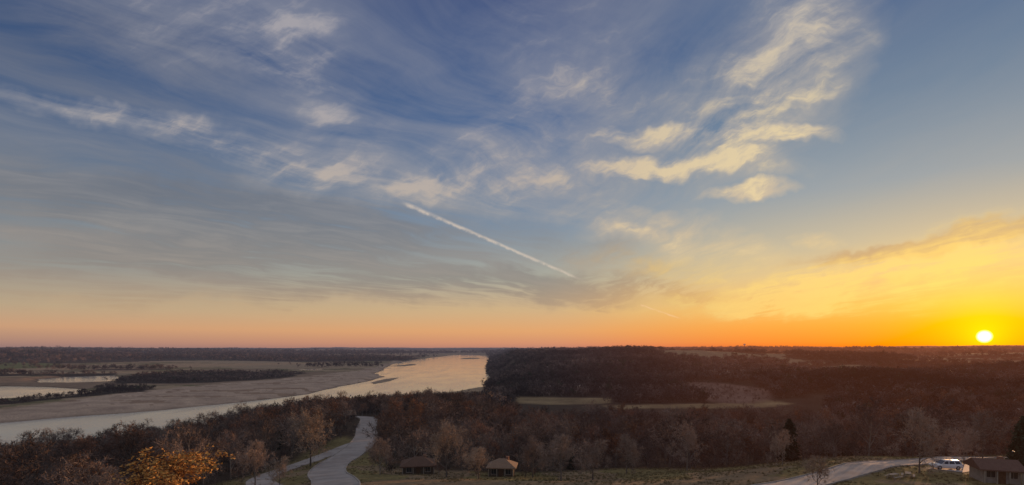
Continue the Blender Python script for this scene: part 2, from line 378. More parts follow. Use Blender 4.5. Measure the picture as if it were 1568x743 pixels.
# ------------------------------------------------------------------ terrain mesh
def build_terrain():
    az = np.radians(np.concatenate([np.arange(-180, -56, 3.0), np.arange(-56, 56, .135), np.arange(56, 180, 3.0)]))
    rr = 4*np.exp(np.arange(0, 610)*math.log(45000/4)/609)
    A, R = np.meshgrid(az, rr); x = (np.sin(A)*R).ravel(); y = (np.cos(A)*R).ravel(); r = R.ravel()
    z, d = ground(x, y)
    # ragged tree tops along the far ridges
    z = z+sstep(5000, 6500, r)*sstep(8, 20, z)*(vnoise(x/55, y/400, 61)*vnoise(x/17, y/300, 62))*16
    na, nr = len(az), len(rr)
    wx = x+(fbm(x/60, y/60, 3, 3)-.5)*np.minimum(r*.05, 60); wy = y+(fbm(x/60, y/60, 4, 3)-.5)*np.minimum(r*.05, 60)
    col = np.zeros((len(x), 3))
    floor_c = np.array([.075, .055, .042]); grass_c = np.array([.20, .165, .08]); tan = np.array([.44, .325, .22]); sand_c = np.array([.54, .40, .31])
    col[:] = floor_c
    L_ = land(x, y)
    uu = x/np.maximum(y, 1)
    flood = (L_ < 7) & (r > 330) & (uu < -.05)
    f = fbm(x/330, y/160, 12, 3)[:, None]
    fld = np.where(f > .52, tan*.9, np.where(f > .44, np.array([.20, .17, .095]), np.array([.29, .205, .145])))
    col = np.where(flood[:, None], fld, col)
    far = (r > 3200)
    f2 = fbm(x/900, y/900, 15, 4)[:, None]
    col = np.where(far[:, None], np.where(f2 > .54, tan*.8, np.array([.07, .052, .045])), col)
    mid = (r > 950) & (r <= 3200) & (~flood) & (uu > .2); f3 = fbm(x/180, y/180, 17, 3)[:, None]
    col = np.where(mid[:, None] & (f3 > .57), np.array([.30, .225, .14]), col)
    gm = sdf(green, wx, wy) < 0; col[gm] = (.17, .18, .075)
    sm = sdf(sand, wx, wy); k = sstep(3, -6, sm)[:, None]
    sf = fbm(x/60, y/18, 31, 4)[:, None]
    sc = sand_c*(.7+.5*sf); sc = np.where(sf > .6, np.array([.34, .235, .17]), sc)
    col = col*(1-k)+sc*k
    wet = sstep(7, 0, d)*(r > 250)*(L_ < 25); col = col*(1-wet[:, None]*.45)
    inr = sdf(river, x, y) < -2
    col[inr & (d > 0)] = (.36, .27, .20)
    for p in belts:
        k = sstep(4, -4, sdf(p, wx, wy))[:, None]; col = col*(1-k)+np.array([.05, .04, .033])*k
    for p in meadows:
        k = sstep(3, -3, sdf(p, wx, wy))[:, None]; mt = fbm(x/18, y/18, 77, 4)[:, None]
        col = col*(1-k)+(np.array([.29, .21, .12])*(.6+.8*mt))*k
    k = sstep(1.15, .85, np.hypot((wx-clearing[0])/clearing[2], (wy-clearing[1])/clearing[3]))[:, None]
    col = col*(1-k)+np.array([.23, .15, .12])*(.6+.8*fbm(x/12, y/12, 78, 4)[:, None])*k
    k = (sstep(4, -2, sdf(grass_poly, wx, wy)))[:, None]
    gc = grass_c*(.75+.6*fbm(x/9, y/9, 41, 4)[:, None]); gf = fbm(x/14, y/14, 43, 3)[:, None]
    gc = np.where(gf > .54, np.array([.25, .185, .12]), gc)
    col = col*(1-k)+gc*k
    rd = road_dist(x, y); k = ((rd < 1.2)*(1-sstep(.2, 1.6, rd)))[:, None]; col = col*(1-k*.6)+np.array([.26, .21, .15])*k*.6
    V = np.stack([x, y, z], 1); V = np.vstack([V, [[0, 0, 36.0]]]); col = np.vstack([col, [grass_c]])
    idx = np.arange(na*nr).reshape(nr, na)
    a = idx[:-1, :]; b = idx[1:, :]; a2 = np.roll(a, -1, 1); b2 = np.roll(b, -1, 1)
    quads = np.stack([a.ravel(), a2.ravel(), b2.ravel(), b.ravel()], 1)[:, ::-1]
    tris = np.stack([np.full(na, na*nr), idx[0], np.roll(idx[0], -1)], 1)[:, ::-1]
    me = bpy.data.meshes.new('terrain')
    me.vertices.add(len(V)); me.vertices.foreach_set('co', V.ravel().astype(np.float32))
    nl = quads.size+tris.size; me.loops.add(nl)
    me.loops.foreach_set('vertex_index', np.concatenate([quads.ravel(), tris.ravel()]).astype(np.int32))
    nf = len(quads)+len(tris); me.polygons.add(nf)
    ls = np.concatenate([np.arange(len(quads))*4, quads.size+np.arange(len(tris))*3]).astype(np.int32)
    me.polygons.foreach_set('loop_start', ls)
    me.update(calc_edges=True); me.validate()
    me.polygons.foreach_set('use_smooth', np.ones(len(me.polygons), bool))
    ca = me.color_attributes.new('ground_colour', 'FLOAT_COLOR', 'POINT')
    ca.data.foreach_set('color', np.hstack([col, np.ones((len(col), 1))]).ravel().astype(np.float32))
    def tc(g):
        a = g.n('ShaderNodeAttribute'); a.attribute_name = 'ground_colour'
        n1 = g.noise(P(g), .9, 5, .7); n2 = g.noise(P(g), .05, 4, .6)
        c = g.mix(1.0, a.outputs['Color'], g.ramp(n1, [(.3, (.6, .6, .62, 1)), (.7, (1.4, 1.38, 1.3, 1))]), 'MULTIPLY')
        return g.mix(1.0, c, g.ramp(n2, [(.3, (.8, .78, .78, 1)), (.7, (1.2, 1.2, 1.15, 1))]), 'MULTIPLY')
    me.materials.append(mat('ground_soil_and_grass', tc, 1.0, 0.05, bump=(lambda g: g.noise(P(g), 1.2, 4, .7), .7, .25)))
    obj('terrain', me)
build_terrain()

# water sheet at river level
def water():
    def build():
        m = bpy.data.materials.new('river_water'); m.use_nodes = True; m.node_tree.nodes.clear(); g = G(m.node_tree)
        p = g.n('ShaderNodeBsdfPrincipled'); p.inputs['Base Color'].default_value = (.36, .35, .33, 1)
        p.inputs['Roughness'].default_value = .08; p.inputs['IOR'].default_value = 1.9; p.inputs['Specular IOR Level'].default_value = .8
        b = g.n('ShaderNodeBump'); b.inputs['Strength'].default_value = .36; b.inputs['Distance'].default_value = .3
        patch = g.noise(g.vm('MULTIPLY', P(g), (.03, .008, 0)), 1.0, 4, .6)
        g.put(b.inputs['Strength'], g.mr(patch, .35, .65, .18, .6))
        g.put(b.inputs['Height'], g.m('ADD', g.noise(P(g), .35, 4, .6), g.noise(g.vm('MULTIPLY', P(g), (.05, .012, 0)), 1.0, 4, .6)))
        g.put(p.inputs['Normal'], b.outputs[0]); paint_haze(m, g, p.outputs[0]); return m
    V = [(-2500, 200, 0), (1200, 200, 0), (1200, 6500, 0), (-2500, 6500, 0)]
    obj('river_water', new_mesh('river_water', V, [(0, 1, 2, 3)], [build()]))
water()

# ------------------------------------------------------------------ roads with kerbs
M_road = mat('concrete_road', vary((.32, .28, .255), (.43, .385, .355), .25, False, 8), .85, .2, bump=(lambda g: g.noise(P(g), 3, 5, .7), .3, .05))
M_kerb = mat('kerb_concrete', vary((.34, .31, .28), (.42, .39, .36), .8, False), .85, .2)
def ribbon(name, L, w, kerb=True, off=0.10):
    T = np.gradient(L, axis=0); T /= np.linalg.norm(T, axis=1)[:, None]; N = np.stack([-T[:, 1], T[:, 0]], 1)
    V, F = [], []; nc = 7
    for i, (p, n) in enumerate(zip(L, N)):
        for k in range(nc):
            q = p+n*w*(k/(nc-1)*2-1); V.append((q[0], q[1], gz(q[0], q[1])+off))
    for i in range(len(L)-1):
        for k in range(nc-1):
            a = i*nc+k; F.append((a, a+nc, a+nc+1, a+1))
    root = bpy.data.objects.new(name, None); S.collection.objects.link(root)
    obj('pavement', new_mesh(name, V, F, [M_road], smooth=True), root)
    if kerb:
        for s in (-1, 1):
            V, F = [], []
            for p, n in zip(L, N):
                for (o, h) in ((w, -.1), (w, off+.13), (w+.2, off+.13), (w+.25, -.15)):
                    q = p+n*s*o; V.append((q[0], q[1], gz(q[0], q[1])+h))
            for i in range(len(L)-1):
                for k in range(3):
                    a = i*4+k; f = (a, a+4, a+5, a+1); F.append(f if s < 0 else f[::-1])
            obj('kerb', new_mesh(name+'_kerb', V, F, [M_kerb]), root)
ribbon('park_road', roads[0][0], roads[0][1]); ribbon('parking_lane', roads[1][0], roads[1][1], False, .07)
ribbon('park_road', roads[2][0], roads[2][1]); ribbon('driveway', roads[3][0], roads[3][1], False, .07)

# ------------------------------------------------------------------ trees
def norm(v):
    l = math.sqrt(v[0]**2+v[1]**2+v[2]**2) or 1; return (v[0]/l, v[1]/l, v[2]/l)
def cross(a, b): return (a[1]*b[2]-a[2]*b[1], a[2]*b[0]-a[0]*b[2], a[0]*b[1]-a[1]*b[0])
def tree_mesh(name, seed, h=11, kids=(9, 6, 5), twigs=7, tw=.035, tl=.9, leaf=0, leafsize=.16, leafmat=None, spread=1.0, twl=2, twigmat=None):
    R = random.Random(seed); V, F, M = [], [], []
    mats = [M_bark, twigmat or M_twig, leafmat or M_rust]
    def tube(pts, rad, n, mi):
        base = len(V)
        for i, p in enumerate(pts):
            a = pts[min(i+1, len(pts)-1)]; b = pts[max(i-1, 0)]
            d = norm((a[0]-b[0], a[1]-b[1], a[2]-b[2]))
            s = norm(cross(d, (0.3, .9, .2))); t = cross(d, s)
            for k in range(n):
                c = math.cos(2*math.pi*k/n)*rad[i]; e = math.sin(2*math.pi*k/n)*rad[i]
                V.append((p[0]+s[0]*c+t[0]*e, p[1]+s[1]*c+t[1]*e, p[2]+s[2]*c+t[2]*e))
        for i in range(len(pts)-1):
            for k in range(n):
                F.append((base+i*n+k, base+i*n+(k+1) % n, base+(i+1)*n+(k+1) % n, base+(i+1)*n+k)); M.append(mi)
    def tri(p, d, l, w, mi):
        s = norm(cross(d, (R.uniform(-1, 1), R.uniform(-1, 1), R.uniform(-1, 1)))); b = len(V)
        V.append((p[0]-s[0]*w, p[1]-s[1]*w, p[2]-s[2]*w)); V.append((p[0]+s[0]*w, p[1]+s[1]*w, p[2]+s[2]*w))
        V.append((p[0]+d[0]*l, p[1]+d[1]*l, p[2]+d[2]*l)); F.append((b, b+1, b+2)); M.append(mi)
    def grow(p, d, L, r, lv):
        ns = (6, 4, 3, 2)[lv]; wig = (.08, .22, .3, .35)[lv]; pts = [p]; rad = [r]; ds = [d]
        for i in range(ns):
            d = norm((d[0]+R.uniform(-wig, wig), d[1]+R.uniform(-wig, wig), d[2]+R.uniform(-wig, wig)+(.06 if lv else .1)))
            p = (p[0]+d[0]*L/ns, p[1]+d[1]*L/ns, p[2]+d[2]*L/ns); pts.append(p); rad.append(r*(1-.8*(i+1)/ns)); ds.append(d)
        tube(pts, rad, (7, 5, 4, 3)[lv], 0 if lv < 2 else 1)
        def at(t):
            f = t*ns; i = min(int(f), ns-1); f -= i
            return tuple(pts[i][k]*(1-f)+pts[i+1][k]*f for k in range(3)), ds[i+1], rad[i]*(1-f)+rad[i+1]*f
        if lv == len(kids):
            for k in range(twigs):
                q, dd, rr = at(R.uniform(.15, 1)); e = norm((dd[0]+R.gauss(0, .6), dd[1]+R.gauss(0, .6), dd[2]+R.gauss(0, .5)+.15))
                l = R.uniform(.5, 1.2)*tl; tri(q, e, l, tw, 1)
                for j in range(twl):
                    f = R.uniform(.3, .9); q2 = (q[0]+e[0]*l*f, q[1]+e[1]*l*f, q[2]+e[2]*l*f)
                    tri(q2, norm((e[0]+R.gauss(0, .7), e[1]+R.gauss(0, .7), e[2]+R.gauss(0, .6))), l*.6, tw*.7, 1)
                for j in range(leaf):
                    f = R.uniform(.1, 1.1); q2 = (q[0]+e[0]*l*f+R.gauss(0, .1), q[1]+e[1]*l*f+R.gauss(0, .1), q[2]+e[2]*l*f+R.gauss(0, .1))
                    tri(q2, norm((R.gauss(0, 1), R.gauss(0, 1), R.gauss(0, 1))), leafsize*R.uniform(.7, 1.5), leafsize*.55, 2)
            return
        n = kids[lv]; t0 = (.28, .25, .25)[lv]
        for k in range(n):
            t = t0+(1-t0)*((k+R.random()*.8)/n); q, dd, rr = at(min(t, .99))
            a = R.uniform(0, 6.283)+k*2.4; tilt = R.uniform(.6, 1.1)*(1.15-.55*t if lv == 0 else 1)*spread
            s = norm(cross(dd, (math.cos(a), math.sin(a), .21))); 
            c = (dd[0]*math.cos(tilt)+s[0]*math.sin(tilt), dd[1]*math.cos(tilt)+s[1]*math.sin(tilt), dd[2]*math.cos(tilt)+s[2]*math.sin(tilt))
            if lv == 0: Lc = h*.50*(1.05-.55*abs(t-.5))*R.uniform(.75, 1.1)
            else: Lc = L*R.uniform(.4, .62)*(1.1-.4*t)
            grow(q, norm(c), Lc, max(rr*.6, .012), lv+1)
    grow((0, 0, -.4), (0, 0, 1), h*.72, h*.019, 0)
    return new_mesh(name, V, F, mats, M)
def cedar_mesh(name, seed, h=8, w=2.2, n=2600, sz=.28):
    R = random.Random(seed); V, F, M = [], [], []
    lob = [(R.uniform(0, 6.28), R.uniform(.1, .9), R.uniform(.15, .4)) for _ in range(14)]
    for i in range(n):
        t = R.random()**1.3; a = R.uniform(0, 6.28); rm = w*(1-t)**.75*(.55+.2*math.sin(a*3+t*9)+.2*math.sin(a*5-t*14))
        for (la, lt, lr) in lob:
            if abs(t-lt) < .1 and math.cos(a-la) > .8: rm += lr
        rr = rm*math.sqrt(R.uniform(.25, 1)); p = (math.cos(a)*rr, math.sin(a)*rr, .4+t*(h-.4)+R.gauss(0, .1)); b = len(V)
        for k in range(3): V.append((p[0]+R.gauss(0, sz*.55), p[1]+R.gauss(0, sz*.55), p[2]+R.gauss(0, sz*.6)))
        F.append((b, b+1, b+2)); M.append(1)
    b = len(V)
    for k in range(6): V.append((math.cos(k)*.16, math.sin(k)*.16, -.3))
    V.append((0, 0, h*.9))
    for k in range(6): F.append((b+k, b+(k+1) % 6, b+6)); M.append(0)
    return new_mesh(name, V, F, [M_bark, M_ever], M)
def far_mesh(name, seed, n=230, evergreen=False):
    R = random.Random(seed); V, F, M = [], [], []
    lob = [(R.gauss(0, 1.9), R.gauss(0, 1.9), R.uniform(4.5, 8.2), R.uniform(1.5, 2.7)) for _ in range(7)]
    for i in range(n):
        lx, ly, lz, lr = R.choice(lob); v = norm((R.gauss(0, 1), R.gauss(0, 1), R.gauss(0, 1))); rr = lr*R.uniform(.5, 1.1)
        p = (lx+v[0]*rr, ly+v[1]*rr, lz+v[2]*rr*.95); b = len(V)
        for k in range(3): V.append((p[0]+R.gauss(0, .42), p[1]+R.gauss(0, .42), p[2]+R.gauss(0, .55)))
        F.append((b, b+1, b+2)); M.append(1)
    for q in range(3):
        b = len(V); a = R.uniform(0, 6.28)
        V += [(-.14, 0, -.5), (.14, 0, -.5), (math.cos(a)*1.8, math.sin(a)*1.8, 6.5)]; F.append((b, b+1, b+2)); M.append(0)
    return new_mesh(name, V, F, [M_bark, M_ever if evergreen else M_far], M)

near_protos = [tree_mesh('bare_tree_mesh_%d' % i, 10+i, h=R_, kids=(9, 5, 4), twigs=6, tw=.042, spread=sp, twl=1) for i, (R_, sp) in enumerate([(11, 1), (12, .85), (10, 1.15), (11.5, 1)])]
rust_protos = [tree_mesh('rust_tree_mesh_%d' % i, 40+i, h=10.5, kids=(9, 5, 4), twigs=5, tw=.04, leaf=2+i, leafsize=.17, twl=1) for i in range(2)]
ced = [cedar_mesh('cedar_mesh_0', 3), cedar_mesh('cedar_mesh_1', 4, 7, 2.6)]
fars = [far_mesh('far_tree_mesh_%d' % i, 70+i, 150) for i in range(5)]+[far_mesh('far_tree_mesh_5', 99, 170, True)]

def proto_collection(name, meshes):
    c = bpy.data.collections.new(name)
    for i, m in enumerate(meshes): c.objects.link(bpy.data.objects.new('%s_%02d' % (name, i), m))
    return c
def scatter(name, pts, rot, scl, idx, coll):
    me = bpy.data.meshes.new(name); me.vertices.add(len(pts)); me.vertices.foreach_set('co', np.asarray(pts, np.float32).ravel())
    a = me.attributes.new('rot', 'FLOAT_VECTOR', 'POINT'); a.data.foreach_set('vector', np.asarray(rot, np.float32).ravel())
    a = me.attributes.new('scl', 'FLOAT_VECTOR', 'POINT'); a.data.foreach_set('vector', np.asarray(scl, np.float32).ravel())
    a = me.attributes.new('idx', 'INT', 'POINT'); a.data.foreach_set('value', np.asarray(idx, np.int32))
    o = obj(name, me)
    ng = bpy.data.node_groups.new(name, 'GeometryNodeTree')
    ng.interface.new_socket('Geometry', in_out='INPUT', socket_type='NodeSocketGeometry')
    ng.interface.new_socket('Geometry', in_out='OUTPUT', socket_type='NodeSocketGeometry')
    n = ng.nodes; gi = n.new('NodeGroupInput'); go = n.new('NodeGroupOutput'); ip = n.new('GeometryNodeInstanceOnPoints')
    ci = n.new('GeometryNodeCollectionInfo'); ci.inputs['Collection'].default_value = coll
    ci.inputs['Separate Children'].default_value = True; ci.inputs['Reset Children'].default_value = True
    def at(nm, t):
        q = n.new('GeometryNodeInputNamedAttribute'); q.data_type = t; q.inputs[0].default_value = nm
        return q.outputs['Attribute']
    l = ng.links; l.new(gi.outputs[0], ip.inputs['Points']); l.new(ci.outputs[0], ip.inputs['Instance'])
    ip.inputs['Pick Instance'].default_value = True
    l.new(at('idx', 'INT'), ip.inputs['Instance Index']); l.new(at('rot', 'FLOAT_VECTOR'), ip.inputs['Rotation']); l.new(at('scl', 'FLOAT_VECTOR'), ip.inputs['Scale'])
    l.new(ip.outputs[0], go.inputs[0])
    md = o.modifiers.new('instances', 'NODES'); md.node_group = ng
    return o
rs = np.random.RandomState(7)
def place(name, x, y, s, idx, coll, sink=.2):
    z, d = ground(x, y); n = len(x)
    rot = np.stack([rs.normal(0, .05, n), rs.normal(0, .05, n), rs.uniform(0, 6.28, n)], 1)
    scl = np.stack([s*rs.uniform(.85, 1.2, n), s*rs.uniform(.85, 1.2, n), s*rs.uniform(.85, 1.15, n)], 1)
    return scatter(name, np.stack([x, y, z-sink], 1), rot, scl, idx, coll)

CAB = [(-19.3, 106), (-2.0, 104), (72.5, 77.5), (-77, 236)]
def jitter_grid(x0, x1, y0, y1, st):
    X, Y = np.meshgrid(np.arange(x0, x1, st), np.arange(y0, y1, st)); X = X.ravel()+rs.uniform(-.48, .48, X.size)*st; Y = Y.ravel()+rs.uniform(-.48, .48, Y.size)*st
    return X, Y
x, y = jitter_grid(-330, 360, -90, 350, 6.4)
r = np.hypot(x, y); u = x/np.maximum(y, 1)
z, d = ground(x, y)
ok = (sdf(grass_poly, x, y) > 1) & (road_dist(x, y) > 3.5) & (r > 62) & (d > 10)
ok &= ~((u > -.02) & (u < .62) & (y > 318))
ok &= ~((u > -1.2) & (u < -.38) & (y < 84) & (y > 0) & (r < 92))
ok &= (land(x, y) > 5.5)
for cx, cy in CAB: ok &= np.hypot(x-cx, y-cy) > 7
ok &= ~((abs(u+.3) < .04) & (y > 185) & (y < 235) & (x > -66))
x, y, r, u = x[ok], y[ok], r[ok], u[ok]
n = len(x)
idx = rs.choice([0, 1, 2, 3, 4, 5], n, p=[.23, .23, .21, .19, .09, .05])
cedp = np.where(u > .45, .12, .03); k = rs.uniform(size=n) < cedp; idx[k] = 6+rs.randint(0, 2, k.sum())
s = rs.uniform(.62, 1.18, n)*np.where(fbm(x/30, y/30, 5, 2) > .5, 1.0, .82)
protoN = proto_collection('woodland_tree', near_protos+rust_protos+ced)
place('woodland_trees', x, y, s, idx, protoN)
nn_ = n
bush = [tree_mesh('brush_mesh_%d' % i, 200+i, h=3.2, kids=(7, 4), twigs=7, tw=.03, tl=.7, spread=1.1, twl=1) for i in range(3)]
protoB = proto_collection('brush', bush)
x2, y2 = jitter_grid(-200, 220, 60, 260, 4.0); dd = sdf(grass_poly, x2, y2)
ok = (dd > -1.0) & (road_dist(x2, y2) > 1.8) & ((dd < 14) | (rs.uniform(size=len(x2)) < .2)) & (np.hypot(x2, y2) > 62)
for cx, cy in CAB: ok &= np.hypot(x2-cx, y2-cy) > 6
x2, y2 = x2[ok], y2[ok]
xs = np.concatenate([x2, rs.normal(clearing[0], clearing[2]*.5, 120), [-24, -14.5, -7, 2.5, 4, -25, -13]]); ys = np.concatenate([y2, rs.normal(clearing[1], clearing[3]*.5, 120), [102, 101, 100, 99.5, 101, 104, 103]])
place('underbrush', xs, ys, rs.uniform(.5, 1.1, len(xs)), rs.randint(0, 3, len(xs)), protoB, .1)

# far woods
protoF = proto_collection('far_woodland_tree', fars)
N = 66000
lr = rs.uniform(math.log(330), math.log(5500), N); az = np.radians(rs.uniform(-50, 51, N)); r = np.exp(lr)
x = np.sin(az)*r; y = np.cos(az)*r; z, d = ground(x, y); zl = land(x, y); u = x/y
wx = x+(fbm(x/60, y/60, 3, 3)-.5)*np.minimum(r*.05, 60); wy = y+(fbm(x/60, y/60, 4, 3)-.5)*np.minimum(r*.05, 60)
inb = np.zeros(N, bool)
for p in belts: inb |= sdf(p, wx, wy) < 0
inriv = sdf(river, x, y) < 4
wood = ((zl > 8.5) & (d > 12)) | ((u > -.05) & (d > 5))
gaps = fbm(x/180, y/180, 17, 3); wood &= (gaps < np.where((r > 950) & (u > .2), .57, .8))
for p in meadows: wood &= sdf(p, x, y) > 3
cl = np.hypot((x-clearing[0])/clearing[2], (y-clearing[1])/clearing[3]); wood &= (cl > 1) | (rs.uniform(size=N) < .10)
wood &= ~((az > math.radians(-1)) & (az < math.radians(32)) & (y < 436))
wood |= inb & (d > 4)
keep = (wood | ((zl < 8.5) & (d > 5) & (fbm(x/500, y/90, 18, 3) > .66) & (r > 1500))) & ~inriv
x, y, r, inb, cl = x[keep], y[keep], r[keep], inb[keep], cl[keep]; n = len(x)
s = rs.uniform(.55, 1.2, n)*(1+np.maximum(r-1100, 0)/2800)
s = np.where(inb & (r < 1400), s*.62, s); s = np.where(cl < 1, s*.35, s)
place('far_woodland', x, y, s, rs.choice(6, n, p=[.19, .19, .19, .19, .19, .05]), protoF, .8)
print('near', nn_, 'brush', len(x2), 'far', n)

# grass tufts
def tuft(name, seed):
    R = random.Random(seed); V, F = [], []
    for i in range(26):
        a = R.uniform(0, 6.28); rr = R.uniform(0, .3); l = R.uniform(.15, .42); b = len(V); px_, py_ = math.cos(a)*rr, math.sin(a)*rr; t = R.uniform(0, 3.14)
        V += [(px_-math.cos(t)*.025, py_-math.sin(t)*.025, -.02), (px_+math.cos(t)*.025, py_+math.sin(t)*.025, -.02), (px_+R.gauss(0, .12), py_+R.gauss(0, .12), l)]; F.append((b, b+1, b+2))
    return new_mesh(name, V, F, [M_tuft])
protoG = proto_collection('grass_tuft', [tuft('tuft_%d' % i, i) for i in range(3)])
x, y = rs.uniform(-60, 140, 20000), rs.uniform(55, 150, 20000)
ok = (sdf(grass_poly, x, y) < 3) & (road_dist(x, y) > .5) & (fbm(x/7, y/7, 55, 3) > .43)
x, y = x[ok], y[ok]
place('grass', x, y, rs.uniform(.4, 1.0, len(x)), rs.randint(0, 3, len(x)), protoG, 0)

# single trees on the lawns
def single(name, me, X, Y, s, rz, sx=1):
    o = obj(name, me, None, (X, Y, gz(X, Y)-.1), rz); o.scale = (s*sx, s*sx, s)
hd = [tree_mesh('lawn_tree_mesh_%d' % i, 300+i, h=10, kids=(11, 7, 5), twigs=7, tw=.036, tl=.8, spread=1.05, twigmat=M_twigL) for i in range(2)]
gold = tree_mesh('golden_tree_mesh', 501, h=9.5, kids=(11, 6, 4), twigs=5, tw=.025, tl=.9, leaf=3, leafsize=.2, leafmat=M_gold)
for (X, Y, s, rz, k, sx) in [(-48, 122, 1.25, .3, 0, .9), (-45.6, 91, .8, 1.3, 1, .9), (-12.4, 97, .98, 2.0, 0, 1), (8.5, 88, .75, .9, 1, 1.2), (66, 83, .98, 4.0, 1, .8),
                        (39, 114, 1.0, 5.1, 0, .8), (83, 94, .62, 2.6, 0, 1), (43, 72, .45, 0, 1, 1), (-6, 93, .55, 1, 1, 1.2), (15, 95, .7, 3.3, 0, 1.2), (56, 106, .7, 2.2, 1, .7), (90, 98, .9, 3.2, 1, .9), (-55, 84, .75, 5.0, 0, 1),
                        (-26, 101, .7, .6, 1, .9), (4, 99, .75, 1.6, 0, .9), (25, 112, .8, 4.4, 1, .9), (-60, 76, .7, 2, 1, 1), (-39, 86, .5, 4, 0, 1)]:
    single('bare_tree', hd[k], X, Y, s, rz, sx)
single('golden_leaf_tree', gold, -37, 55, .97, .4, 1.5)
single('evergreen_tree', ced[1], 84, 85, 1.1, 1.0, .9); single('evergreen_tree', ced[0], 92, 92, 1.1, 2.0, 1.1)
single('evergreen_tree', ced[0], 64, 118, 1.2, 2.0, 1.2)

# ------------------------------------------------------------------ buildings
M_wall = mat('timber_wall', vary((.17, .125, .09), (.12, .09, .065), 2.0), .85)
M_wallC = mat('pale_siding', vary((.36, .32, .28), (.28, .25, .22), 2.0), .85)
M_pale = mat('painted_trim', vary((.38, .33, .27), (.3, .26, .21), 2.0), .7)
M_glass = mat('window_glass', (.03, .035, .04, 1), .1, .8)
M_door = mat('door_paint', vary((.12, .07, .04), (.16, .09, .05), 3.0), .6)
def shingle(c1, c2):
    def f(g):
        br = g.n('ShaderNodeTexBrick'); g.put(br.inputs['Vector'], OC(g)); br.inputs['Scale'].default_value = 2.2
        br.inputs['Color1'].default_value = (*c1, 1); br.inputs['Color2'].default_value = (*c2, 1); br.inputs['Mortar'].default_value = (c1[0]*.5, c1[1]*.5, c1[2]*.5, 1)
        n = g.noise(OC(g), 1.1, 5, .7)
        return g.mix(g.mr(n, .3, .7, 0, .5), br.outputs[0], (c2[0]*.6, c2[1]*.6, c2[2]*.6, 1))
    return f
M_roofA = mat('roof_shingles_brown', shingle((.15, .09, .065), (.20, .12, .085)), .9)
M_roofB = mat('roof_shingles_tan', shingle((.30, .20, .14), (.37, .26, .18)), .9)
M_roofC = mat('roof_shingles_red', shingle((.17, .095, .075), (.22, .135, .10)), .9)
M_brick = mat('chimney_brick', vary((.28, .14, .09), (.36, .2, .14), 4.0), .9)
def box(x0, x1, y0, y1, z0, z1):
    V = [(x0, y0, z0), (x1, y0, z0), (x1, y1, z0), (x0, y1, z0), (x0, y0, z1), (x1, y0, z1), (x1, y1, z1), (x0, y1, z1)]
    return V, [(0, 3, 2, 1), (4, 5, 6, 7), (0, 1, 5, 4), (1, 2, 6, 5), (2, 3, 7, 6), (3, 0, 4, 7)]
def boxes(name, lst, m, parent):
    V, F = [], []
    for b in lst:
        v, f = box(*b); k = len(V); V += v; F += [tuple(i+k for i in q) for q in f]
    return obj(name, new_mesh(name, V, F, [m]), parent)
def cabin(X, Y, w, dp, wh, rh, rz, roof, gable=False, name='park_cabin', wall=None):
    e = obj(name, None, None, (X, Y, gz(X, Y)-.1), rz); hw, hd_ = w/2, dp/2
    boxes('walls', [(-hw, hw, -hd_, hd_, -.8, wh)], wall or M_wall, e)
    ov = .6; z0, z1 = wh+.02, wh+.02+rh; rl = max(w-dp, 1.2)/2 if not gable else hw+ov
    V = [(-hw-ov, -hd_-ov, z0), (hw+ov, -hd_-ov, z0), (hw+ov, hd_+ov, z0), (-hw-ov, hd_+ov, z0), (-rl, 0, z1), (rl, 0, z1)]
    V += [(a, b, c-.2) for a, b, c in V[:4]]
    F = [(0, 1, 5, 4), (2, 3, 4, 5), (1, 2, 5), (3, 0, 4), (6, 7, 1, 0), (7, 8, 2, 1), (8, 9, 3, 2), (9, 6, 0, 3), (9, 8, 7, 6)]
    obj('roof', new_mesh('roof', V, F, [roof]), e)
    fr, gl = [], []
    for cx in (-hw*.6, hw*.6):
        gl.append((cx-.5, cx+.5, -hd_-.03, -hd_+.02, 1.0, 2.0))
        fr += [(cx-.6, cx+.6, -hd_-.06, -hd_-.005, 2.0, 2.1), (cx-.6, cx+.6, -hd_-.08, -hd_-.005, .9, 1.0), (cx-.6, cx-.5, -hd_-.06, -hd_-.005, 1.0, 2.0), (cx+.5, cx+.6, -hd_-.06, -hd_-.005, 1.0, 2.0), (cx-.02, cx+.02, -hd_-.05, -hd_-.032, 1.0, 2.0)]
    boxes('window_glass', gl, M_glass, e); boxes('window_frames', fr, M_pale, e)
    boxes('door', [(-.45, .45, -hd_-.05, -hd_-.004, .05, 2.1)], M_door, e)
    boxes('porch_posts', [(a-.08, a+.08, -hd_-.5, -hd_-.34, -.6, wh-.19) for a in (-hw, -hw/3, hw/3, hw)], M_pale, e)
    boxes('chimney', [(hw*.3, hw*.3+.6, .3, .9, wh, z1+.3)], M_brick, e)
cabin(-19.3, 106, 6.2, 4.8, 2.2, 1.4, .15, M_roofA); cabin(-2.0, 104, 4.8, 4.0, 2.3, 1.4, -.1, M_roofB)
cabin(73.0, 77.5, 4.4, 4.2, 2.2, 1.2, -.35, M_roofC, True, wall=M_wallC); cabin(-77, 236, 8, 5, 2.4, 1.8, .5, M_roofB, True)

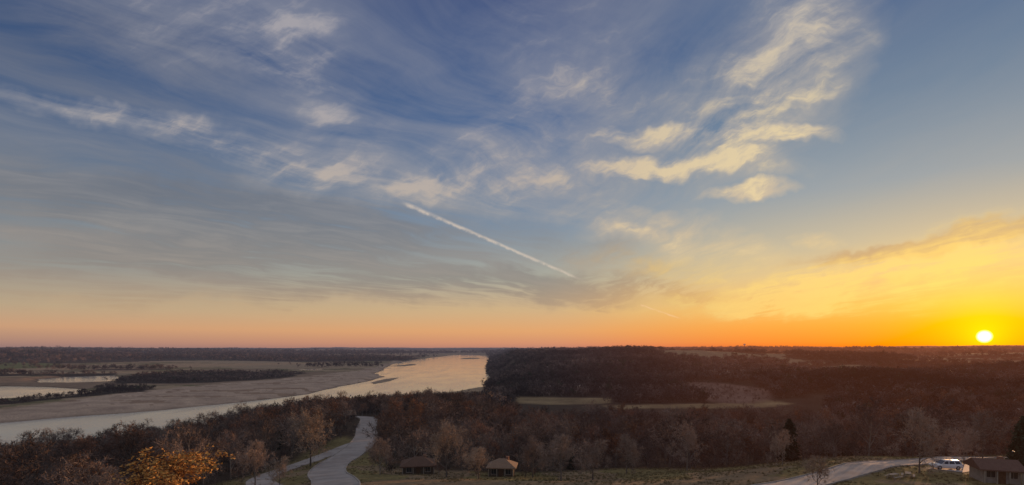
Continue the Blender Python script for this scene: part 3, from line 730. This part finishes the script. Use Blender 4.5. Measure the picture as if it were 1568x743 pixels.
# water tower and farm buildings on the skyline
M_white = mat('white_paint', vary((.75, .74, .72), (.65, .64, .62), .2), .6)
def lathe(name, prof, m, parent, n=20):
    V, F = [], []
    for (r_, z_) in prof:
        for k in range(n): V.append((math.cos(6.28318*k/n)*r_, math.sin(6.28318*k/n)*r_, z_))
    for i in range(len(prof)-1):
        for k in range(n): F.append((i*n+k, i*n+(k+1) % n, (i+1)*n+(k+1) % n, (i+1)*n+k))
    return obj(name, new_mesh(name, V, F, [m], smooth=True), parent)
X, Y = (1140-784)/784*5200, 5200
e = obj('water_tower', None, None, (X, Y, max(gz(X, Y), 36)))
lathe('pedestal', [(5, -25), (3, 6), (2.5, 10), (2.5, 42), (4, 46)], M_white, e); lathe('tank', [(4, 45), (9, 48), (12, 53), (12, 57), (8, 62), (.1, 64)], M_white, e)
for px_, w_, h_ in ((826, 22, 10), (836, 16, 18), (843, 26, 11), (849, 14, 26)):
    Y = 4300; X = (px_-784)/784*Y; zz = gz(X, Y); e = obj('farm_building', None, None, (X, Y, zz+8), .2)
    boxes('walls', [(-w_/2, w_/2, -8, 8, -12, h_)], M_white, e)
    V = [(-w_/2-1, -9, h_+.1), (w_/2+1, -9, h_+.1), (w_/2+1, 9, h_+.1), (-w_/2-1, 9, h_+.1), (-w_/2-1, 0, h_+5), (w_/2+1, 0, h_+5)]
    obj('roof', new_mesh('roof', V, [(0, 1, 5, 4), (2, 3, 4, 5), (1, 2, 5), (3, 0, 4), (3, 2, 1, 0)], [M_roofA]), e)

# ------------------------------------------------------------------ cars
M_car = mat('white_car_paint', (.8, .8, .82, 1), .25, .6); M_silver = mat('silver_car_paint', (.5, .52, .55, 1), .25, .6, .4)
M_tyre = mat('tyre_rubber', (.025, .025, .025, 1), .9); M_rim = mat('alloy_rim', (.5, .5, .5, 1), .3, .5, .8)
M_tail = mat('tail_lamp', (.4, .02, .02, 1), .3, .5); M_head = mat('head_lamp', (.7, .7, .68, 1), .15, .8)
def car(X, Y, rz, paint):
    e = obj('parked_car', None, None, (X, Y, gz(X, Y)+.09), rz)
    st = [(-2.25, .70, .45, .78), (-2.15, .84, .32, .92), (-1.7, .90, .26, .98), (-.8, .92, .24, .97), (.4, .92, .24, .95), (1.1, .91, .25, .93), (1.7, .88, .27, .84), (2.1, .80, .32, .72), (2.28, .62, .42, .60)]
    V, F = [], []
    for (a, hw, zb, zt) in st:
        V += [(a, -hw*.92, zb), (a, -hw, zb+.12), (a, -hw, zt-.16), (a, -hw*.9, zt), (a, hw*.9, zt), (a, hw, zt-.16), (a, hw, zb+.12), (a, hw*.92, zb)]
    for i in range(len(st)-1):
        for k in range(8): F.append((i*8+k, i*8+(k+1) % 8, (i+1)*8+(k+1) % 8, (i+1)*8+k))
    F.append(tuple(range(8))); F.append(tuple(range((len(st)-1)*8, len(st)*8))[::-1])
    o = obj('body', new_mesh('body', V, [f[::-1] for f in F], [paint], smooth=True), e)
    lo = [(-2.05, .80), (-1.0, .84), (.1, .84), (1.15, .78)]; hi_ = [(-1.75, .62), (-.9, .66), (-.1, .66), (.35, .60)]
    V, F, M = [], [], []
    for (a, w_), (b, v_) in zip(lo, hi_):
        V += [(a, -w_, .93), (b, -v_, 1.46), (b, v_, 1.46), (a, w_, .93)]
    for i in range(3):
        for k in range(3): F.append((i*4+k, i*4+4+k, i*4+5+k, i*4+1+k)); M.append(0 if k == 1 else 1)
    F += [(0, 1, 2, 3), (15, 14, 13, 12)]; M += [1, 1]
    obj('cabin_glass', new_mesh('cabin_glass', V, F, [paint, M_glass], M), e)
    V, F = [], []
    for (b, v_) in [(-1.85, .60), (-.9, .69), (-.1, .69), (.38, .61)]:
        V += [(b, -v_, 1.44), (b, -v_*.85, 1.51), (b, v_*.85, 1.51), (b, v_, 1.44)]
    for i in range(3):
        for k in range(3): F.append((i*4+k, i*4+4+k, i*4+5+k, i*4+1+k))
    F += [(0, 1, 2, 3), (15, 14, 13, 12)]
    obj('roof', new_mesh('roof', V, F, [paint], smooth=True), e)
    V, F = [], []
    for s in (-1, 1):
        for (a, b, w_) in ((-1.02, -.88, .06), (.0, -.1, .06), (-2.0, -1.72, .10), (1.12, .35, .06)):
            k = len(V); V += [(a-w_, s*.862, .92), (a+w_, s*.862, .92), (b+w_, s*.675, 1.47), (b-w_, s*.675, 1.47)]; F.append((k, k+1, k+2, k+3))
    obj('pillars', new_mesh('pillars', V, F, [paint]), e)
    for a in (-1.38, 1.42):
        for s in (-1, 1):
            w_ = lathe('wheel', [(.05, -.11), (.30, -.11), (.34, -.07), (.34, .07), (.30, .11), (.05, .11)], M_tyre, e, 20)
            w_.rotation_euler = (math.pi/2, 0, 0); w_.location = (a, s*.84, .34)
            w_ = lathe('rim', [(.01, .125), (.1, .12), (.2, .115), (.21, .05)], M_rim, e, 12); w_.rotation_euler = (-s*math.pi/2, 0, 0); w_.location = (a, s*.84, .34)
    boxes('tail_lamps', [(-2.22, -2.1, s*.7-.12, s*.7+.12, .72, .9) for s in (-1, 1)], M_tail, e)
    boxes('head_lamps', [(2.0, 2.2, s*.6-.13, s*.6+.13, .60, .70) for s in (-1, 1)], M_head, e)
    boxes('mirrors', [(.75, .9, s*.98-.1, s*.98+.1, .93, 1.07) for s in (-1, 1)], paint, e)
car(74.0, 87.4, math.radians(172), M_car)
car(112, 113.2, math.radians(22), M_silver)

# picnic tables
M_wood = mat('weathered_wood', vary((.32, .27, .22), (.42, .36, .3), 3.0), .85)
def table(X, Y, rz):
    e = obj('picnic_table', None, None, (X, Y, gz(X, Y)), rz)
    boxes('top', [(-.95, .95, -.37+i*.15, -.24+i*.15, .72, .76) for i in range(5)], M_wood, e)
    boxes('benches', [(-.95, .95, s*.72-.14, s*.72+.14, .42, .46) for s in (-1, 1)], M_wood, e)
    for i, a in enumerate((-.65, .65)):
        boxes('crossbeam', [(a-.03, a+.03, -.82, .82, .36, .415), (a-.03, a+.03, -.36, .36, .65, .715)], M_wood, e)
        for s in (-1, 1):
            V = []
            for dx in (-.045, .045): V += [(a+dx+.08, s*.62-.05, -.05), (a+dx+.08, s*.62+.05, -.05), (a+dx+.08, s*.25+.05, .70), (a+dx+.08, s*.25-.05, .70)]
            obj('leg', new_mesh('leg', V, [(0, 1, 2, 3), (7, 6, 5, 4), (0, 4, 5, 1), (1, 5, 6, 2), (2, 6, 7, 3), (3, 7, 4, 0)], [M_wood]), e)
table(58.5, 78.5, .4); table(61.5, 79.5, .9)

# ------------------------------------------------------------------ sun + camera
sl = bpy.data.lights.new('sun', 'SUN'); sl.energy = 4.0; sl.angle = math.radians(.5); sl.color = (1, .52, .24)
so = obj('sun', sl); el = SUN_EL+math.radians(1.2)
dv = Vector((math.sin(SUN_AZ)*math.cos(el), math.cos(SUN_AZ)*math.cos(el), math.sin(el)))
so.rotation_euler = dv.to_track_quat('Z', 'Y').to_euler(); so.location = (0, 0, 200)
cd = bpy.data.cameras.new('camera'); cam = obj('camera', cd); cam.location = (0, 0, CAMZ); cam.rotation_euler = (math.pi/2, 0, 0)
cd.sensor_width = 36; cd.lens = 18; cd.shift_y = 162.5/1568; cd.clip_end = 120000; cd.clip_start = .5
S.camera = cam
S.view_settings.view_transform = 'Standard'; S.view_settings.look = 'None'; S.view_settings.exposure = 0; S.view_settings.gamma = 1
